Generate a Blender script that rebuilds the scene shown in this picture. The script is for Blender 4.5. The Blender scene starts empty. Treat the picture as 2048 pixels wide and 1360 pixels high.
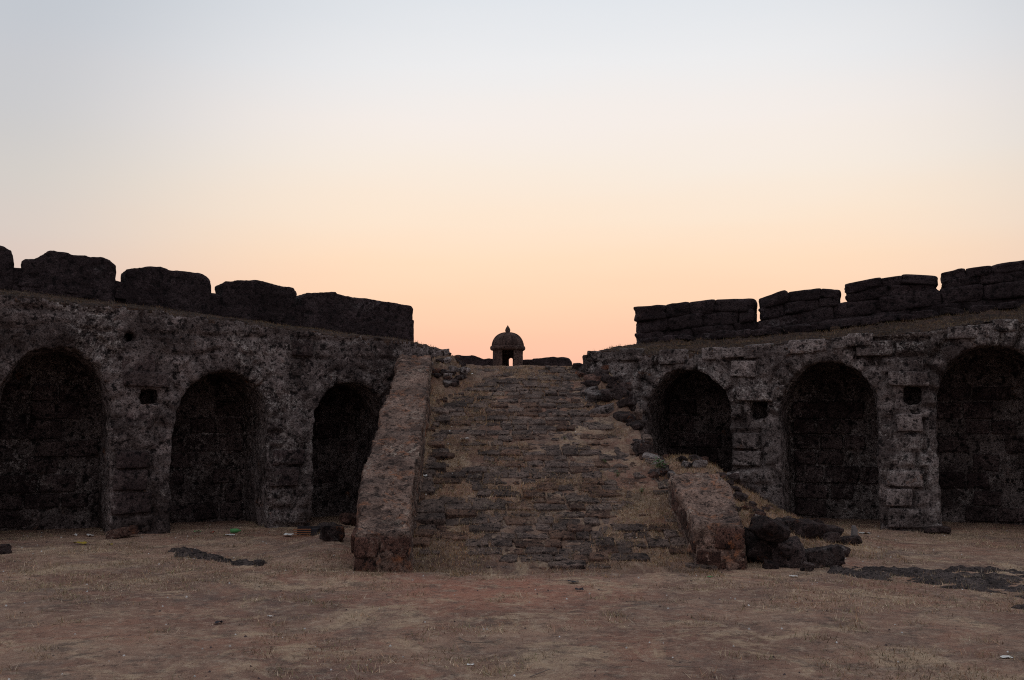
import bpy, bmesh, math, random
import numpy as np
from mathutils import Vector, Matrix

random.seed(7)
rng = np.random.default_rng(11)
SC = bpy.context.scene
COL = SC.collection

# ------------------------------------------------------------------ camera
F, CX, CY, CAMH = 2000.0, 1024.0, 680.0, 1.6
PITCH = math.atan(165 / 2000)
cam_d = bpy.data.cameras.new('camera')
cam_d.sensor_width = 36.0
cam_d.lens = 36.0 * F / 2048.0
cam_d.clip_end = 20000
cam = bpy.data.objects.new('camera', cam_d)
COL.objects.link(cam)
cam.location = (0, 0, CAMH)
cam.rotation_euler = (math.pi / 2 + PITCH, 0, 0)
SC.camera = cam

# ------------------------------------------------------------------ sky
def lin(c):
    return tuple(((v / 255 + .055) / 1.055) ** 2.4 if v > 10 else v / 255 / 12.92 for v in c)

world = bpy.data.worlds.new('World')
SC.world = world
world.use_nodes = True
nt = world.node_tree
nt.nodes.clear()
N = nt.nodes.new
L = nt.links.new
tc = N('ShaderNodeTexCoord')
sep = N('ShaderNodeSeparateXYZ'); L(tc.outputs['Generated'], sep.inputs[0])

def ramp(nodes, stops, interp='LINEAR'):
    r = nodes.new('ShaderNodeValToRGB')
    r.color_ramp.interpolation = interp
    els = r.color_ramp.elements
    while len(els) > 1:
        els.remove(els[0])
    els[0].position = stops[0][0]; els[0].color = (*stops[0][1], 1)
    for p, c in stops[1:]:
        e = els.new(p); e.color = (*c, 1)
    return r

ZEN = (214, 217, 224)
west = ramp(nt.nodes, [
    (0.0, lin((238, 176, 152))), (.05, lin((246, 188, 166))), (.09, lin((252, 201, 172))), (.125, lin((254, 213, 181))),
    (.16, lin((254, 222, 192))), (.20, lin((251, 230, 208))), (.245, lin((247, 235, 222))), (.29, lin((245, 237, 231))),
    (.34, lin((237, 237, 238))), (.40, lin((227, 231, 236))), (.55, lin((218, 222, 229))), (1.0, lin(ZEN))], 'LINEAR')
side = ramp(nt.nodes, [
    (0.0, lin((200, 168, 162))), (.07, lin((218, 188, 178))), (.13, lin((221, 198, 187))), (.18, lin((216, 204, 196))), (.22, lin((210, 205, 200))),
    (.252, lin((205, 203, 202))), (.322, lin((199, 201, 206))), (.38, lin((193, 199, 207))), (.6, lin((205, 210, 219))), (1.0, lin(ZEN))], 'LINEAR')
east = ramp(nt.nodes, [
    (0.0, lin((160, 146, 152))), (.12, lin((188, 172, 176))), (.3, lin((198, 190, 194))), (.6, lin((206, 206, 213))), (1.0, lin(ZEN))], 'LINEAR')
mp = N('ShaderNodeMapping'); mp.inputs['Scale'].default_value = (2.2, 2.2, 15); L(tc.outputs['Generated'], mp.inputs[0])
nz = N('ShaderNodeTexNoise'); nz.inputs['Scale'].default_value = 1.0; nz.inputs['Detail'].default_value = 3; L(mp.outputs[0], nz.inputs['Vector'])
ma = N('ShaderNodeMath'); ma.operation = 'MULTIPLY_ADD'; ma.inputs[1].default_value = .045; L(nz.outputs['Fac'], ma.inputs[0])
mb = N('ShaderNodeMath'); mb.operation = 'SUBTRACT'; L(sep.outputs['Z'], mb.inputs[0]); mb.inputs[1].default_value = .0225; L(mb.outputs[0], ma.inputs[2])
for r_ in (west, side, east): L(ma.outputs[0], r_.inputs[0])   # thin uneven haze
dot = N('ShaderNodeVectorMath'); dot.operation = 'DOT_PRODUCT'
L(tc.outputs['Generated'], dot.inputs[0])
g = math.radians(9)
dot.inputs[1].default_value = (math.sin(math.radians(5)) * math.cos(g), math.cos(math.radians(5)) * math.cos(g), math.sin(g))
def blend(a, b, lo, hi):
    # how far a direction lies from the afterglow in the west
    mr = N('ShaderNodeMapRange'); mr.inputs['From Min'].default_value = lo; mr.inputs['From Max'].default_value = hi
    mr.interpolation_type = 'SMOOTHSTEP'
    L(dot.outputs['Value'], mr.inputs['Value'])
    mx = N('ShaderNodeMix'); mx.data_type = 'RGBA'
    L(mr.outputs[0], mx.inputs['Factor']); L(a, mx.inputs['A']); L(b, mx.inputs['B'])
    return mx
m1 = blend(side.outputs[0], west.outputs[0], .84, .985)
mx = blend(east.outputs[0], m1.outputs['Result'], -.4, .75)
SKY_GAIN = 1.0
bg = N('ShaderNodeBackground'); bg.inputs['Strength'].default_value = SKY_GAIN
L(mx.outputs['Result'], bg.inputs['Color'])
nish = N('ShaderNodeTexSky'); nish.sky_type = 'NISHITA'; nish.sun_disc = False
nish.sun_elevation = math.radians(1.0); nish.sun_rotation = math.radians(0)
bg2 = N('ShaderNodeBackground'); bg2.inputs['Strength'].default_value = .004
L(nish.outputs[0], bg2.inputs['Color'])
add = N('ShaderNodeAddShader'); L(bg.outputs[0], add.inputs[0]); L(bg2.outputs[0], add.inputs[1])
out = N('ShaderNodeOutputWorld'); L(add.outputs[0], out.inputs['Surface'])

# last glow of the sun, already under the horizon behind the fort
sun_d = bpy.data.lights.new('sun', 'SUN'); sun_d.energy = .12; sun_d.angle = math.radians(25); sun_d.color = (1, .72, .5)
sun = bpy.data.objects.new('sun', sun_d); COL.objects.link(sun)
sun.rotation_euler = (math.radians(-(90 - 6)), 0, 0)

SC.view_settings.view_transform = 'Standard'
SC.view_settings.look = 'None'
SC.view_settings.gamma = 1
SC.view_settings.exposure = 0.0
SC.view_settings.use_curve_mapping = False
SC.cycles.use_denoising = False
SC.cycles.filter_width = 1.1

# ------------------------------------------------------------------ helpers
def ray(px, py):
    c, s = math.cos(PITCH), math.sin(PITCH)
    return ((px - CX), F * c - (CY - py) * s, F * s + (CY - py) * c)

def on_ground(px, py, z=0.0):
    d = ray(px, py); t = (z - CAMH) / d[2]
    return d[0] * t, d[1] * t

def at_depth(px, py, Y):
    d = ray(px, py); t = Y / d[1]
    return d[0] * t, CAMH + d[2] * t

class Line:
    """a vertical wall plane: origin, direction; v is the distance behind its face"""
    def __init__(s, P0, P1):
        s.P = np.array(P0, float); e = np.array(P1, float) - s.P
        s.e = e / np.hypot(*e); s.n = np.array((-s.e[1], s.e[0]))
        if s.n[1] < 0: s.n = -s.n
    def uz(s, px, py, v=0.0):
        d = ray(px, py); P = s.P + s.n * v
        t = P.dot(s.n) / (d[0] * s.n[0] + d[1] * s.n[1])
        q = np.array((d[0] * t, d[1] * t)) - P
        return float(q.dot(s.e)), CAMH + d[2] * t
    def xyz(s, u, v, z):
        p = s.P + s.e * u + s.n * v
        return (p[0], p[1], z)
    def ang(s):
        return math.atan2(s.e[1], s.e[0])

def _hash(i, j, k, seed):
    h = (i * 374761393 + j * 668265263 + k * 2147483647 + seed * 974634777) & 0xFFFFFFFF
    h = ((h ^ (h >> 13)) * 1274126177) & 0xFFFFFFFF
    h = ((h ^ (h >> 16)) * 2246822519) & 0xFFFFFFFF
    return ((h ^ (h >> 15)) & 0xFFFFFF) / float(0xFFFFFF) * 2 - 1

def vnoise(p, seed=0):
    p = np.asarray(p, float); i = np.floor(p).astype(np.int64); f = p - i
    w = f * f * (3 - 2 * f); r = 0
    for a in (0, 1):
        for b in (0, 1):
            for c in (0, 1):
                ww = (w[:, 0] if a else 1 - w[:, 0]) * (w[:, 1] if b else 1 - w[:, 1]) * (w[:, 2] if c else 1 - w[:, 2])
                r = r + ww * _hash(i[:, 0] + a, i[:, 1] + b, i[:, 2] + c, seed)
    return r

def fbm(p, scale, octs=3, seed=0, gain=.5):
    p = np.asarray(p, float) / scale; r = 0; a = 1; t = 0
    for o in range(octs):
        r = r + a * vnoise(p + 17.3 * o, seed + o); t += a; a *= gain; p = p * 2.03
    return r / t

def fbm2(x, y, scale, octs=3, seed=0):
    x = np.asarray(x, float); sh = x.shape
    P = np.stack([x.ravel(), np.asarray(y, float).ravel(), np.zeros(x.size)], 1)
    return fbm(P, scale, octs, seed).reshape(sh)

def sstep(t):
    t = np.clip(t, 0, 1); return t * t * (3 - 2 * t)

def tag(o, label=None, cat=None, group=None, kind=None):
    if label: o['label'] = label
    if cat: o['category'] = cat
    if group: o['group'] = group
    if kind: o['kind'] = kind
    return o

def link(name, me, mat=None, parent=None, smooth=True):
    o = bpy.data.objects.new(name, me); COL.objects.link(o)
    if mat and not me.materials: me.materials.append(mat)
    if smooth and len(me.polygons):
        me.polygons.foreach_set('use_smooth', [True] * len(me.polygons))
    if parent: o.parent = parent; o.matrix_parent_inverse = parent.matrix_world.inverted()
    return o

def empty(name, loc=(0, 0, 0)):
    o = bpy.data.objects.new(name, None); COL.objects.link(o); o.location = loc
    o.empty_display_size = .3
    bpy.context.view_layer.update()
    return o

def pymesh(name, vs, fs):
    me = bpy.data.meshes.new(name); me.from_pydata([tuple(map(float, v)) for v in vs], [], fs); me.update()
    return me

def coords(me):
    a = np.empty(len(me.vertices) * 3); me.vertices.foreach_get('co', a); return a.reshape(-1, 3)

def normals(me):
    a = np.empty(len(me.vertices) * 3, dtype=np.float32); me.vertex_normals.foreach_get('vector', a); return a.reshape(-1, 3).astype(float)

def set_coords(me, a):
    me.vertices.foreach_set('co', a.ravel()); me.update()

def fix_normals(me):
    bm = bmesh.new(); bm.from_mesh(me); bmesh.ops.recalc_face_normals(bm, faces=bm.faces); bm.to_mesh(me); bm.free()

def bake(me, cutters=(), voxel=None):
    """boolean the cutters out of a mesh and rebuild it as an even fine skin"""
    fix_normals(me)
    o = bpy.data.objects.new('tmp', me); COL.objects.link(o); tmp = [o]
    for c in cutters:
        fix_normals(c)
        k = bpy.data.objects.new('tmp', c); COL.objects.link(k); tmp.append(k)
        m = o.modifiers.new('b', 'BOOLEAN'); m.operation = 'DIFFERENCE'; m.object = k; m.solver = 'EXACT'
    if voxel:
        m = o.modifiers.new('r', 'REMESH'); m.mode = 'VOXEL'; m.voxel_size = voxel
    dg = bpy.context.evaluated_depsgraph_get(); dg.update()
    r = bpy.data.meshes.new_from_object(o.evaluated_get(dg))
    for t in tmp: bpy.data.objects.remove(t)
    return r

def roughen(me, layers, seed=0):
    """push vertices along their normals by layered noise: (amplitude, size, octaves)"""
    c = coords(me); n = normals(me); d = 0
    for q, (a, s, o) in enumerate(layers):
        d = d + a * fbm(c, s, o, seed + 31 * q)
    set_coords(me, c + n * d[:, None])
    return me

def prism_y(poly, f, v0, v1):
    """polygon given as (u,z), extruded from v0 to v1 and placed by f(u,v,z)"""
    n = len(poly)
    vs = [f(u, v0, z) for u, z in poly] + [f(u, v1, z) for u, z in poly]
    fs = [tuple(range(n)), tuple(range(2 * n - 1, n - 1, -1))]
    fs += [(i, (i + 1) % n, (i + 1) % n + n, i + n) for i in range(n)]
    return pymesh('prism', vs, fs)

def lathe(name, prof, seg=32, sq=None):
    vs, fs = [], []
    for r, z in prof:
        for k in range(seg):
            a = 2 * math.pi * k / seg
            vs.append((r * math.cos(a), r * math.sin(a), z))
    for i in range(len(prof) - 1):
        for k in range(seg):
            fs.append((i * seg + k, i * seg + (k + 1) % seg, (i + 1) * seg + (k + 1) % seg, (i + 1) * seg + k))
    fs.append(tuple(range(seg - 1, -1, -1))); fs.append(tuple(range((len(prof) - 1) * seg, len(prof) * seg)))
    return pymesh(name, vs, fs)

def box_stone(name, seed, k=7.0, n=6, amp=.06):
    """a worn squared block inside -0.5..0.5, rounded and dented"""
    bm = bmesh.new(); bmesh.ops.create_cube(bm, size=2)
    bmesh.ops.subdivide_edges(bm, edges=bm.edges, cuts=n - 1, use_grid_fill=True)
    me = bpy.data.meshes.new(name); bm.to_mesh(me); bm.free()
    c = coords(me); c = np.sign(c) * np.sin(np.abs(c) * math.pi / 2) ** .9
    r = (np.abs(c) ** k).sum(1) ** (1 / k); m = np.abs(c).max(1)
    c = c * (m / r)[:, None]
    cut = 1 + amp * fbm(c + seed * 7.7, .9, 2, seed)[:, None] * 1.6 + amp * .7 * fbm(c + seed * 3.1, .35, 2, seed + 5)[:, None]
    c = c * cut * .5
    sh = np.random.default_rng(seed).uniform(-.05, .05, 3)
    c[:, 0] += sh[0] * c[:, 2]; c[:, 2] += sh[1] * c[:, 0]; c[:, 1] += sh[2] * c[:, 0]
    set_coords(me, c)
    me.polygons.foreach_set('use_smooth', [True] * len(me.polygons))
    return me

# ------------------------------------------------------------------ materials
def stone_mat(name, dark, mid, lich, rust, lich_amt=.5, rust_amt=.3, scale=1.0, bump=.6, pits=1.0, blk=None, rough=.95):
    m = bpy.data.materials.new(name); m.use_nodes = True
    t = m.node_tree; n = t.nodes; l = t.links.new
    b = n['Principled BSDF']; b.inputs['Roughness'].default_value = rough
    b.inputs['Specular IOR Level'].default_value = .15
    tcn = n.new('ShaderNodeTexCoord'); oi = n.new('ShaderNodeObjectInfo')
    geo = n.new('ShaderNodeNewGeometry')
    off = n.new('ShaderNodeVectorMath'); off.operation = 'MULTIPLY_ADD'
    off.inputs[1].default_value = (1, 1, 1)
    sc = n.new('ShaderNodeVectorMath'); sc.operation = 'SCALE'; sc.inputs['Scale'].default_value = 0.0
    vec = geo.outputs['Position']
    def noise(s, det=6, ro=.6, dist=0.0, v=None):
        q = n.new('ShaderNodeTexNoise'); q.inputs['Scale'].default_value = s * scale; q.inputs['Detail'].default_value = det
        q.inputs['Roughness'].default_value = ro; q.inputs['Distortion'].default_value = dist
        l(v or vec, q.inputs['Vector']); return q.outputs['Fac']
    def mrange(v, a, bb, c=0., d=1.):
        q = n.new('ShaderNodeMapRange'); q.inputs['From Min'].default_value = a; q.inputs['From Max'].default_value = bb
        q.inputs['To Min'].default_value = c; q.inputs['To Max'].default_value = d; l(v, q.inputs['Value']); return q.outputs[0]
    def mix(f, a, bb, mode='MIX'):
        q = n.new('ShaderNodeMix'); q.data_type = 'RGBA'; q.blend_type = mode
        if isinstance(f, float): q.inputs['Factor'].default_value = f
        else: l(f, q.inputs['Factor'])
        for key, v in (('A', a), ('B', bb)):
            if isinstance(v, tuple): q.inputs[key].default_value = (*v, 1)
            else: l(v, q.inputs[key])
        return q.outputs['Result']
    c = mix(mrange(noise(1.3, 8, .72), .42, .58), dark, mid)
    c = mix(mrange(noise(4.5, 8, .78), .50, .62, 0, .8), c, dark)
    c = mix(mrange(noise(3.1, 9, .8, .5), .54, .62, 0, .55), c, tuple(min(1, v * 1.9) for v in mid))
    # lichen: pale grey, in ragged islands made of fine speckle
    isl = mrange(noise(.9, 7, .7, .8), .64 - .20 * lich_amt, .70 - .14 * lich_amt)
    spk = mrange(noise(13, 9, .8), .50, .56)
    mul = n.new('ShaderNodeMath'); mul.operation = 'MULTIPLY'; mul.use_clamp = True; l(isl, mul.inputs[0]); l(spk, mul.inputs[1])
    c = mix(mul.outputs[0], c, lich)
    isl2 = mrange(noise(2.1, 6, .7, 1.0), .70 - .25 * rust_amt, .76 - .2 * rust_amt)
    spk2 = mrange(noise(9, 6, .7), .42, .6)
    mul2 = n.new('ShaderNodeMath'); mul2.operation = 'MULTIPLY'; l(isl2, mul2.inputs[0]); l(spk2, mul2.inputs[1])
    c = mix(mul2.outputs[0], c, rust)
    # pores of the laterite
    p1 = noise(38, 5, .75); p2 = noise(11, 6, .7)
    c = mix(mrange(p1, .40, .5, pits * .8, 0.), c, (.008, .007, .008))
    c = mix(mrange(p2, .40, .47, pits * .9, 0.), c, (.01, .008, .009))
    # each block its own shade
    rnd = mrange(oi.outputs['Random'], 0, 1, .70, 1.08)
    hs = n.new('ShaderNodeHueSaturation'); l(c, hs.inputs['Color']); l(rnd, hs.inputs['Value'])
    l(hs.outputs[0], b.inputs['Base Color'])
    bp = n.new('ShaderNodeBump'); bp.inputs['Strength'].default_value = 1.0; bp.inputs['Distance'].default_value = .05 * bump
    s1 = n.new('ShaderNodeMath'); s1.operation = 'MULTIPLY_ADD'; l(p2, s1.inputs[0]); s1.inputs[1].default_value = 3.0; l(p1, s1.inputs[2])
    l(s1.outputs[0], bp.inputs['Height']); l(bp.outputs[0], b.inputs['Normal'])
    return m

M = {}
M['wall'] = stone_mat('weathered_plaster', (.110, .084, .080), (.360, .298, .286), (.64, .58, .55), (.42, .19, .09), .8, .35, 1.0, .8)
M['wall_r'] = stone_mat('weathered_plaster_grey', (.125, .098, .093), (.380, .322, .306), (.64, .59, .56), (.42, .20, .10), .8, .3, 1.0, .8)
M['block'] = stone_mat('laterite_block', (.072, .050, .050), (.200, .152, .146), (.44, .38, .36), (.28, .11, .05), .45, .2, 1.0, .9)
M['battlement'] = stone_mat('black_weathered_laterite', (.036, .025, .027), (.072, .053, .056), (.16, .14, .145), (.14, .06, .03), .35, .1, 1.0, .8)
M['red'] = stone_mat('red_laterite', (.16, .108, .090), (.44, .300, .240), (.70, .58, .48), (.54, .24, .13), .7, .75, 1.1, .8, .85)
M['redblock'] = stone_mat('red_laterite_block', (.085, .045, .036), (.23, .125, .098), (.40, .29, .24), (.46, .17, .07), .5, .6, 1.4, .9)
M['pave'] = stone_mat('paving_stone', (.130, .094, .082), (.310, .222, .185), (.48, .37, .29), (.46, .25, .13), .5, .2, 1.5, .9)
M['pave2'] = stone_mat('rusty_paving_stone', (.13, .075, .058), (.30, .18, .13), (.46, .34, .25), (.46, .22, .11), .5, .5, 1.5, .9)
M['rock'] = stone_mat('dark_laterite_rock', (.050, .034, .033), (.135, .096, .090), (.32, .28, .27), (.32, .12, .055), .45, .45, 1.5, 1.0)
M['outcrop'] = stone_mat('grey_outcrop', (.085, .065, .062), (.215, .170, .158), (.42, .34, .28), (.36, .24, .16), .5, .1, 2.0, 1.0)
M['turret'] = stone_mat('turret_stone', (.085, .055, .048), (.16, .105, .09), (.30, .25, .22), (.27, .12, .065), .4, .3, 1.5, .6)

def earth_mat(name, ramp_like=False):
    m = bpy.data.materials.new(name); m.use_nodes = True
    t = m.node_tree; n = t.nodes; l = t.links.new
    b = n['Principled BSDF']; b.inputs['Roughness'].default_value = .98; b.inputs['Specular IOR Level'].default_value = .08
    geo = n.new('ShaderNodeNewGeometry')
    def noise(s, det=6, ro=.6, dist=0., sc=(1, 1, 1)):
        mp = n.new('ShaderNodeMapping'); mp.inputs['Scale'].default_value = sc; l(geo.outputs['Position'], mp.inputs[0])
        q = n.new('ShaderNodeTexNoise'); q.inputs['Scale'].default_value = s; q.inputs['Detail'].default_value = det
        q.inputs['Roughness'].default_value = ro; q.inputs['Distortion'].default_value = dist
        l(mp.outputs[0], q.inputs['Vector']); return q.outputs['Fac']
    def mrange(v, a, bb, c=0., d=1.):
        q = n.new('ShaderNodeMapRange'); q.inputs['From Min'].default_value = a; q.inputs['From Max'].default_value = bb
        q.inputs['To Min'].default_value = c; q.inputs['To Max'].default_value = d; l(v, q.inputs['Value']); return q.outputs[0]
    def mix(f, a, bb):
        q = n.new('ShaderNodeMix'); q.data_type = 'RGBA'; l(f, q.inputs['Factor'])
        for key, v in (('A', a), ('B', bb)):
            if isinstance(v, tuple): q.inputs[key].default_value = (*v, 1)
            else: l(v, q.inputs[key])
        return q.outputs['Result']
    k = .92 if ramp_like else 1.32
    K = lambda *c: tuple(v * k for v in c)
    c = mix(mrange(noise(.5, 9, .75), .42, .58), K(.215, .128, .098), K(.350, .230, .168))
    c = mix(mrange(noise(.8, 8, .74, .8), .49, .60, 0, .5), c, K(.340, .165, .115))
    c = mix(mrange(noise(.65, 9, .80, .5), .50, .62, 0, .6), c, K(.140, .112, .100))
    if not ramp_like:   # the bare red patch that feet have worn before the ramp
        vm = n.new('ShaderNodeVectorMath'); vm.operation = 'MULTIPLY_ADD'; vm.inputs[1].default_value = (.55, .8, 0); vm.inputs[2].default_value = (.12, -7.7, 0)
        l(geo.outputs['Position'], vm.inputs[0])
        ln_ = n.new('ShaderNodeVectorMath'); ln_.operation = 'LENGTH'; l(vm.outputs[0], ln_.inputs[0])
        ad = n.new('ShaderNodeMath'); ad.operation = 'MULTIPLY_ADD'; l(noise(1.6, 8, .75, .5), ad.inputs[0]); ad.inputs[1].default_value = 1.8; l(ln_.outputs['Value'], ad.inputs[2])
        c = mix(mrange(ad.outputs[0], 1.15, 1.85, .8, 0), c, K(.37, .17, .118))
    c = mix(mrange(noise(1.15, 9, .80, .6), .51, .60, 0, .8), c, K(.47, .345, .235))
    c = mix(mrange(noise(2.4, 9, .82), .40, .47, .65, 0), c, K(.11, .085, .072))
    c = mix(mrange(noise(8, 8, .8), .52, .62, 0, .4), c, K(.52, .42, .32))
    c = mix(mrange(noise(11, 8, .8), .38, .47, .55, 0), c, K(.065, .046, .040))
    c = mix(mrange(noise(55, 3, .7), .6, .70, 0, .6), c, (.55, .48, .40))
    l(c, b.inputs['Base Color'])
    bp = n.new('ShaderNodeBump'); bp.inputs['Strength'].default_value = 1.0; bp.inputs['Distance'].default_value = .04
    s1 = n.new('ShaderNodeMath'); s1.operation = 'MULTIPLY_ADD'
    l(noise(14, 8, .75), s1.inputs[0]); s1.inputs[1].default_value = 1.5; l(noise(60, 4, .7), s1.inputs[2])
    l(s1.outputs[0], bp.inputs['Height']); l(bp.outputs[0], b.inputs['Normal'])
    return m
M['earth'] = earth_mat('dry_earth')
M['ramp_earth'] = earth_mat('dry_earth_on_ramp', True)

def tint_mat(name):
    m = bpy.data.materials.new(name); m.use_nodes = True
    t = m.node_tree; b = t.nodes['Principled BSDF']; b.inputs['Roughness'].default_value = .9
    b.inputs['Specular IOR Level'].default_value = .1
    a = t.nodes.new('ShaderNodeAttribute'); a.attribute_name = 'tint'
    t.links.new(a.outputs['Color'], b.inputs['Base Color'])
    return m
M['grass'] = tint_mat('dry_grass_blades')

def plain(name, c, rough=.6, spec=.3, var=.25):
    m = bpy.data.materials.new(name); m.use_nodes = True
    t = m.node_tree; b = t.nodes['Principled BSDF']; b.inputs['Roughness'].default_value = rough
    b.inputs['Specular IOR Level'].default_value = spec
    q = t.nodes.new('ShaderNodeTexNoise'); q.inputs['Scale'].default_value = 25; q.inputs['Detail'].default_value = 4
    g_ = t.nodes.new('ShaderNodeNewGeometry'); t.links.new(g_.outputs['Position'], q.inputs['Vector'])
    x = t.nodes.new('ShaderNodeMix'); x.data_type = 'RGBA'; t.links.new(q.outputs['Fac'], x.inputs['Factor'])
    x.inputs['A'].default_value = (*[v * (1 - var) for v in c], 1); x.inputs['B'].default_value = (*[min(1, v * (1 + var)) for v in c], 1)
    t.links.new(x.outputs['Result'], b.inputs['Base Color'])
    return m
M['leaf'] = plain('green_leaf', (.05, .12, .03)); M['stem'] = plain('dry_stem', (.16, .12, .07))
M['white'] = plain('dirty_white_plastic', (.55, .54, .52)); M['yellow'] = plain('yellow_wrapper', (.30, .22, .03))
M['green'] = plain('green_plastic', (.06, .22, .07)); M['redp'] = plain('red_plastic', (.3, .05, .03))
M['orange'] = plain('orange_slat_wood', (.22, .09, .04)); M['char'] = plain('charred_scrap', (.02, .018, .022), .9)
M['blue'] = plain('blue_grey_plastic', (.14, .2, .28)); M['twig'] = plain('grey_twig', (.16, .13, .11), .9)
M['concrete'] = plain('grey_concrete', (.14, .13, .13), .9)

# ------------------------------------------------------------------ plan of the fort
WL = Line((-7.0, 13.6), (-3.15, 15.6))
WR = Line((1.19, 16.83), (7.4, 14.5))
RS, RY0, RY1 = .4, 10.9, 17.35            # ramp slope, foot, head
RZ = (RY1 - RY0) * RS

def gauss(x, y, cx, cy, sx, sy, a, rot=0.):
    c, s = math.cos(rot), math.sin(rot)
    dx, dy = x - cx, y - cy
    return a * np.exp(-(((dx * c + dy * s) / sx) ** 2 + ((-dx * s + dy * c) / sy) ** 2))

def ground_z(x, y):
    x = np.asarray(x, float); y = np.asarray(y, float)
    near = np.exp(-((np.maximum(np.abs(x) - 9, 0) / 4) ** 2 + (np.maximum(np.abs(y - 10) - 8, 0) / 4) ** 2))
    z = near * (.035 * fbm2(x, y, 2.2, 3, 3) + .014 * fbm2(x, y, .35, 3, 9) + .006 * fbm2(x, y, .09, 2, 19))
    # earth and rubble that slid off the ramp, right of it
    z = z + gauss(x, y, 2.35, 14.9, .95, 1.7, .95) * sstep((y - 11.4) / 1.6)
    z = z + gauss(x, y, 3.25, 14.2, 1.1, 1.5, .34)
    z = z + gauss(x, y, 2.95, 12.3, .7, .8, .16)
    # debris at the wall foot and around the ramp wall
    z = z + gauss(x, y, -2.2, 13.2, .5, 2.2, .16) + gauss(x, y, -1.35, 10.4, .6, .4, .05)
    rub = gauss(x, y, 2.9, 13.9, 1.4, 1.7, 1)
    z = z + rub * (.10 * fbm2(x, y, .3, 3, 23))
    return z

def ramp_edge(y):
    return np.interp(y, [10.5, 11.0, 12.5, 13.9, 14.8, 16.2, 17.4], [2.08, 2.06, 1.95, 1.86, 1.76, 1.62, 1.5])

def ramp_core(y):
    y = np.asarray(y, float)
    t = (y - RY0) * RS
    # ease in at the foot, round over at the head
    t = np.where(t < .22, (t + .22) ** 2 / .88, t)
    t = np.where(y < RY0 - .55, 0, t)
    return np.minimum(t, RZ)

def ramp_z(x, y):
    x = np.asarray(x, float); y = np.asarray(y, float)
    z = ramp_core(y)
    z = z + .020 * fbm2(x, y, .8, 3, 41) + .026 * fbm2(x, y, .2, 3, 47) + .022 * fbm2(x, y, .07, 2, 49)
    body = sstep((y - RY0 - .3) / 1.2)
    lip = sstep((17.2 - y) / .6)
    # soil gathered along both sides
    z = z + body * lip * .12 * sstep((-.95 - x) / .4) + body * lip * .04 * sstep((x - 1.3) / .6)
    # rubble left and right of the head
    hp = gauss(x, y, -1.22, 16.75, .32, .55, .42) + gauss(x, y, 1.70, 16.2, .24, .85, .22) + gauss(x, y, 1.80, 15.3, .22, .6, .16)
    z = z + hp * (1 + .5 * fbm2(x, y, .25, 3, 53)) + np.minimum(hp, .2) * .6 * fbm2(x, y, .09, 3, 54)
    e = ramp_edge(y) + .10 * fbm2(x * 0, y, .35, 3, 59)
    f = sstep((x - e) / .42)
    low = ground_z(x, y) - .12
    z = z * (1 - f) + low * f + f * (1 - f) * .5 * fbm2(x, y, .18, 3, 61)
    foot = sstep((RY0 + .15 + .12 * fbm2(x, y, .5, 3, 67) - y) / .55)
    return z * (1 - foot) + (ground_z(x, y) - .05) * foot

def grid_mesh(name, xs, ys, zf):
    X, Y = np.meshgrid(xs, ys); Z = zf(X, Y)
    co = np.stack([X, Y, Z], -1).reshape(-1, 3); nx, ny = len(xs), len(ys)
    i = np.arange((ny - 1) * (nx - 1)); r = i // (nx - 1); c = i % (nx - 1); a = r * nx + c
    q = np.stack([a, a + 1, a + 1 + nx, a + nx], 1)
    return np_mesh(name, co, q)

def np_mesh(name, co, faces, tint=None):
    me = bpy.data.meshes.new(name); k = faces.shape[1]
    me.vertices.add(len(co)); me.vertices.foreach_set('co', np.ascontiguousarray(co, dtype=np.float32).ravel())
    me.loops.add(faces.size); me.loops.foreach_set('vertex_index', faces.ravel().astype(np.int32))
    me.polygons.add(len(faces)); me.polygons.foreach_set('loop_start', (np.arange(len(faces)) * k).astype(np.int32))
    if tint is not None:
        at = me.attributes.new('tint', 'FLOAT_COLOR', 'POINT'); at.data.foreach_set('color', tint.astype(np.float32).ravel())
    me.update(calc_edges=True); me.validate()
    return me

# ------------------------------------------------------------------ ground
def stretch(lo, hi, step, far):
    core = list(np.arange(lo, hi + 1e-6, step)); s = step; a, b = [], []
    p, q = lo, core[-1]
    while p > -far:
        s *= 1.35; p -= s; q += s; a.insert(0, p); b.append(q)
    return np.array(a + core + b)
gx = stretch(-8.5, 8.5, .055, 3500); gy = stretch(3.5, 16.6, .05, 3500)
ground = link('ground', grid_mesh('ground', gx, gy, ground_z), M['earth'])
tag(ground, 'brown dry courtyard earth with thin trampled grass', kind='structure')

# platform behind the arcade, level with the head of the ramp
def plat(name, pts, z0, z1):
    n = len(pts)
    vs = [(x, y, z1) for x, y in pts] + [(x, y, z0) for x, y in pts]
    fs = [tuple(range(n))] + [((i + 1) % n, i, i + n, (i + 1) % n + n) for i in range(n)]
    return pymesh(name, vs, fs)
pl = plat('terrace', [(-1.7, 17.33), (1.9, 17.33), (2.4, 19.2), (14, 15.5), (30, 25), (30, 46), (-30, 46), (-30, 20), (-14, 13.6), (-2.6, 18.8)], -.5, RZ - .004)
terrace = link('terrace', pl, M['earth'], smooth=False)
tag(terrace, 'raised earth platform behind the ramp head', kind='structure')

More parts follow.
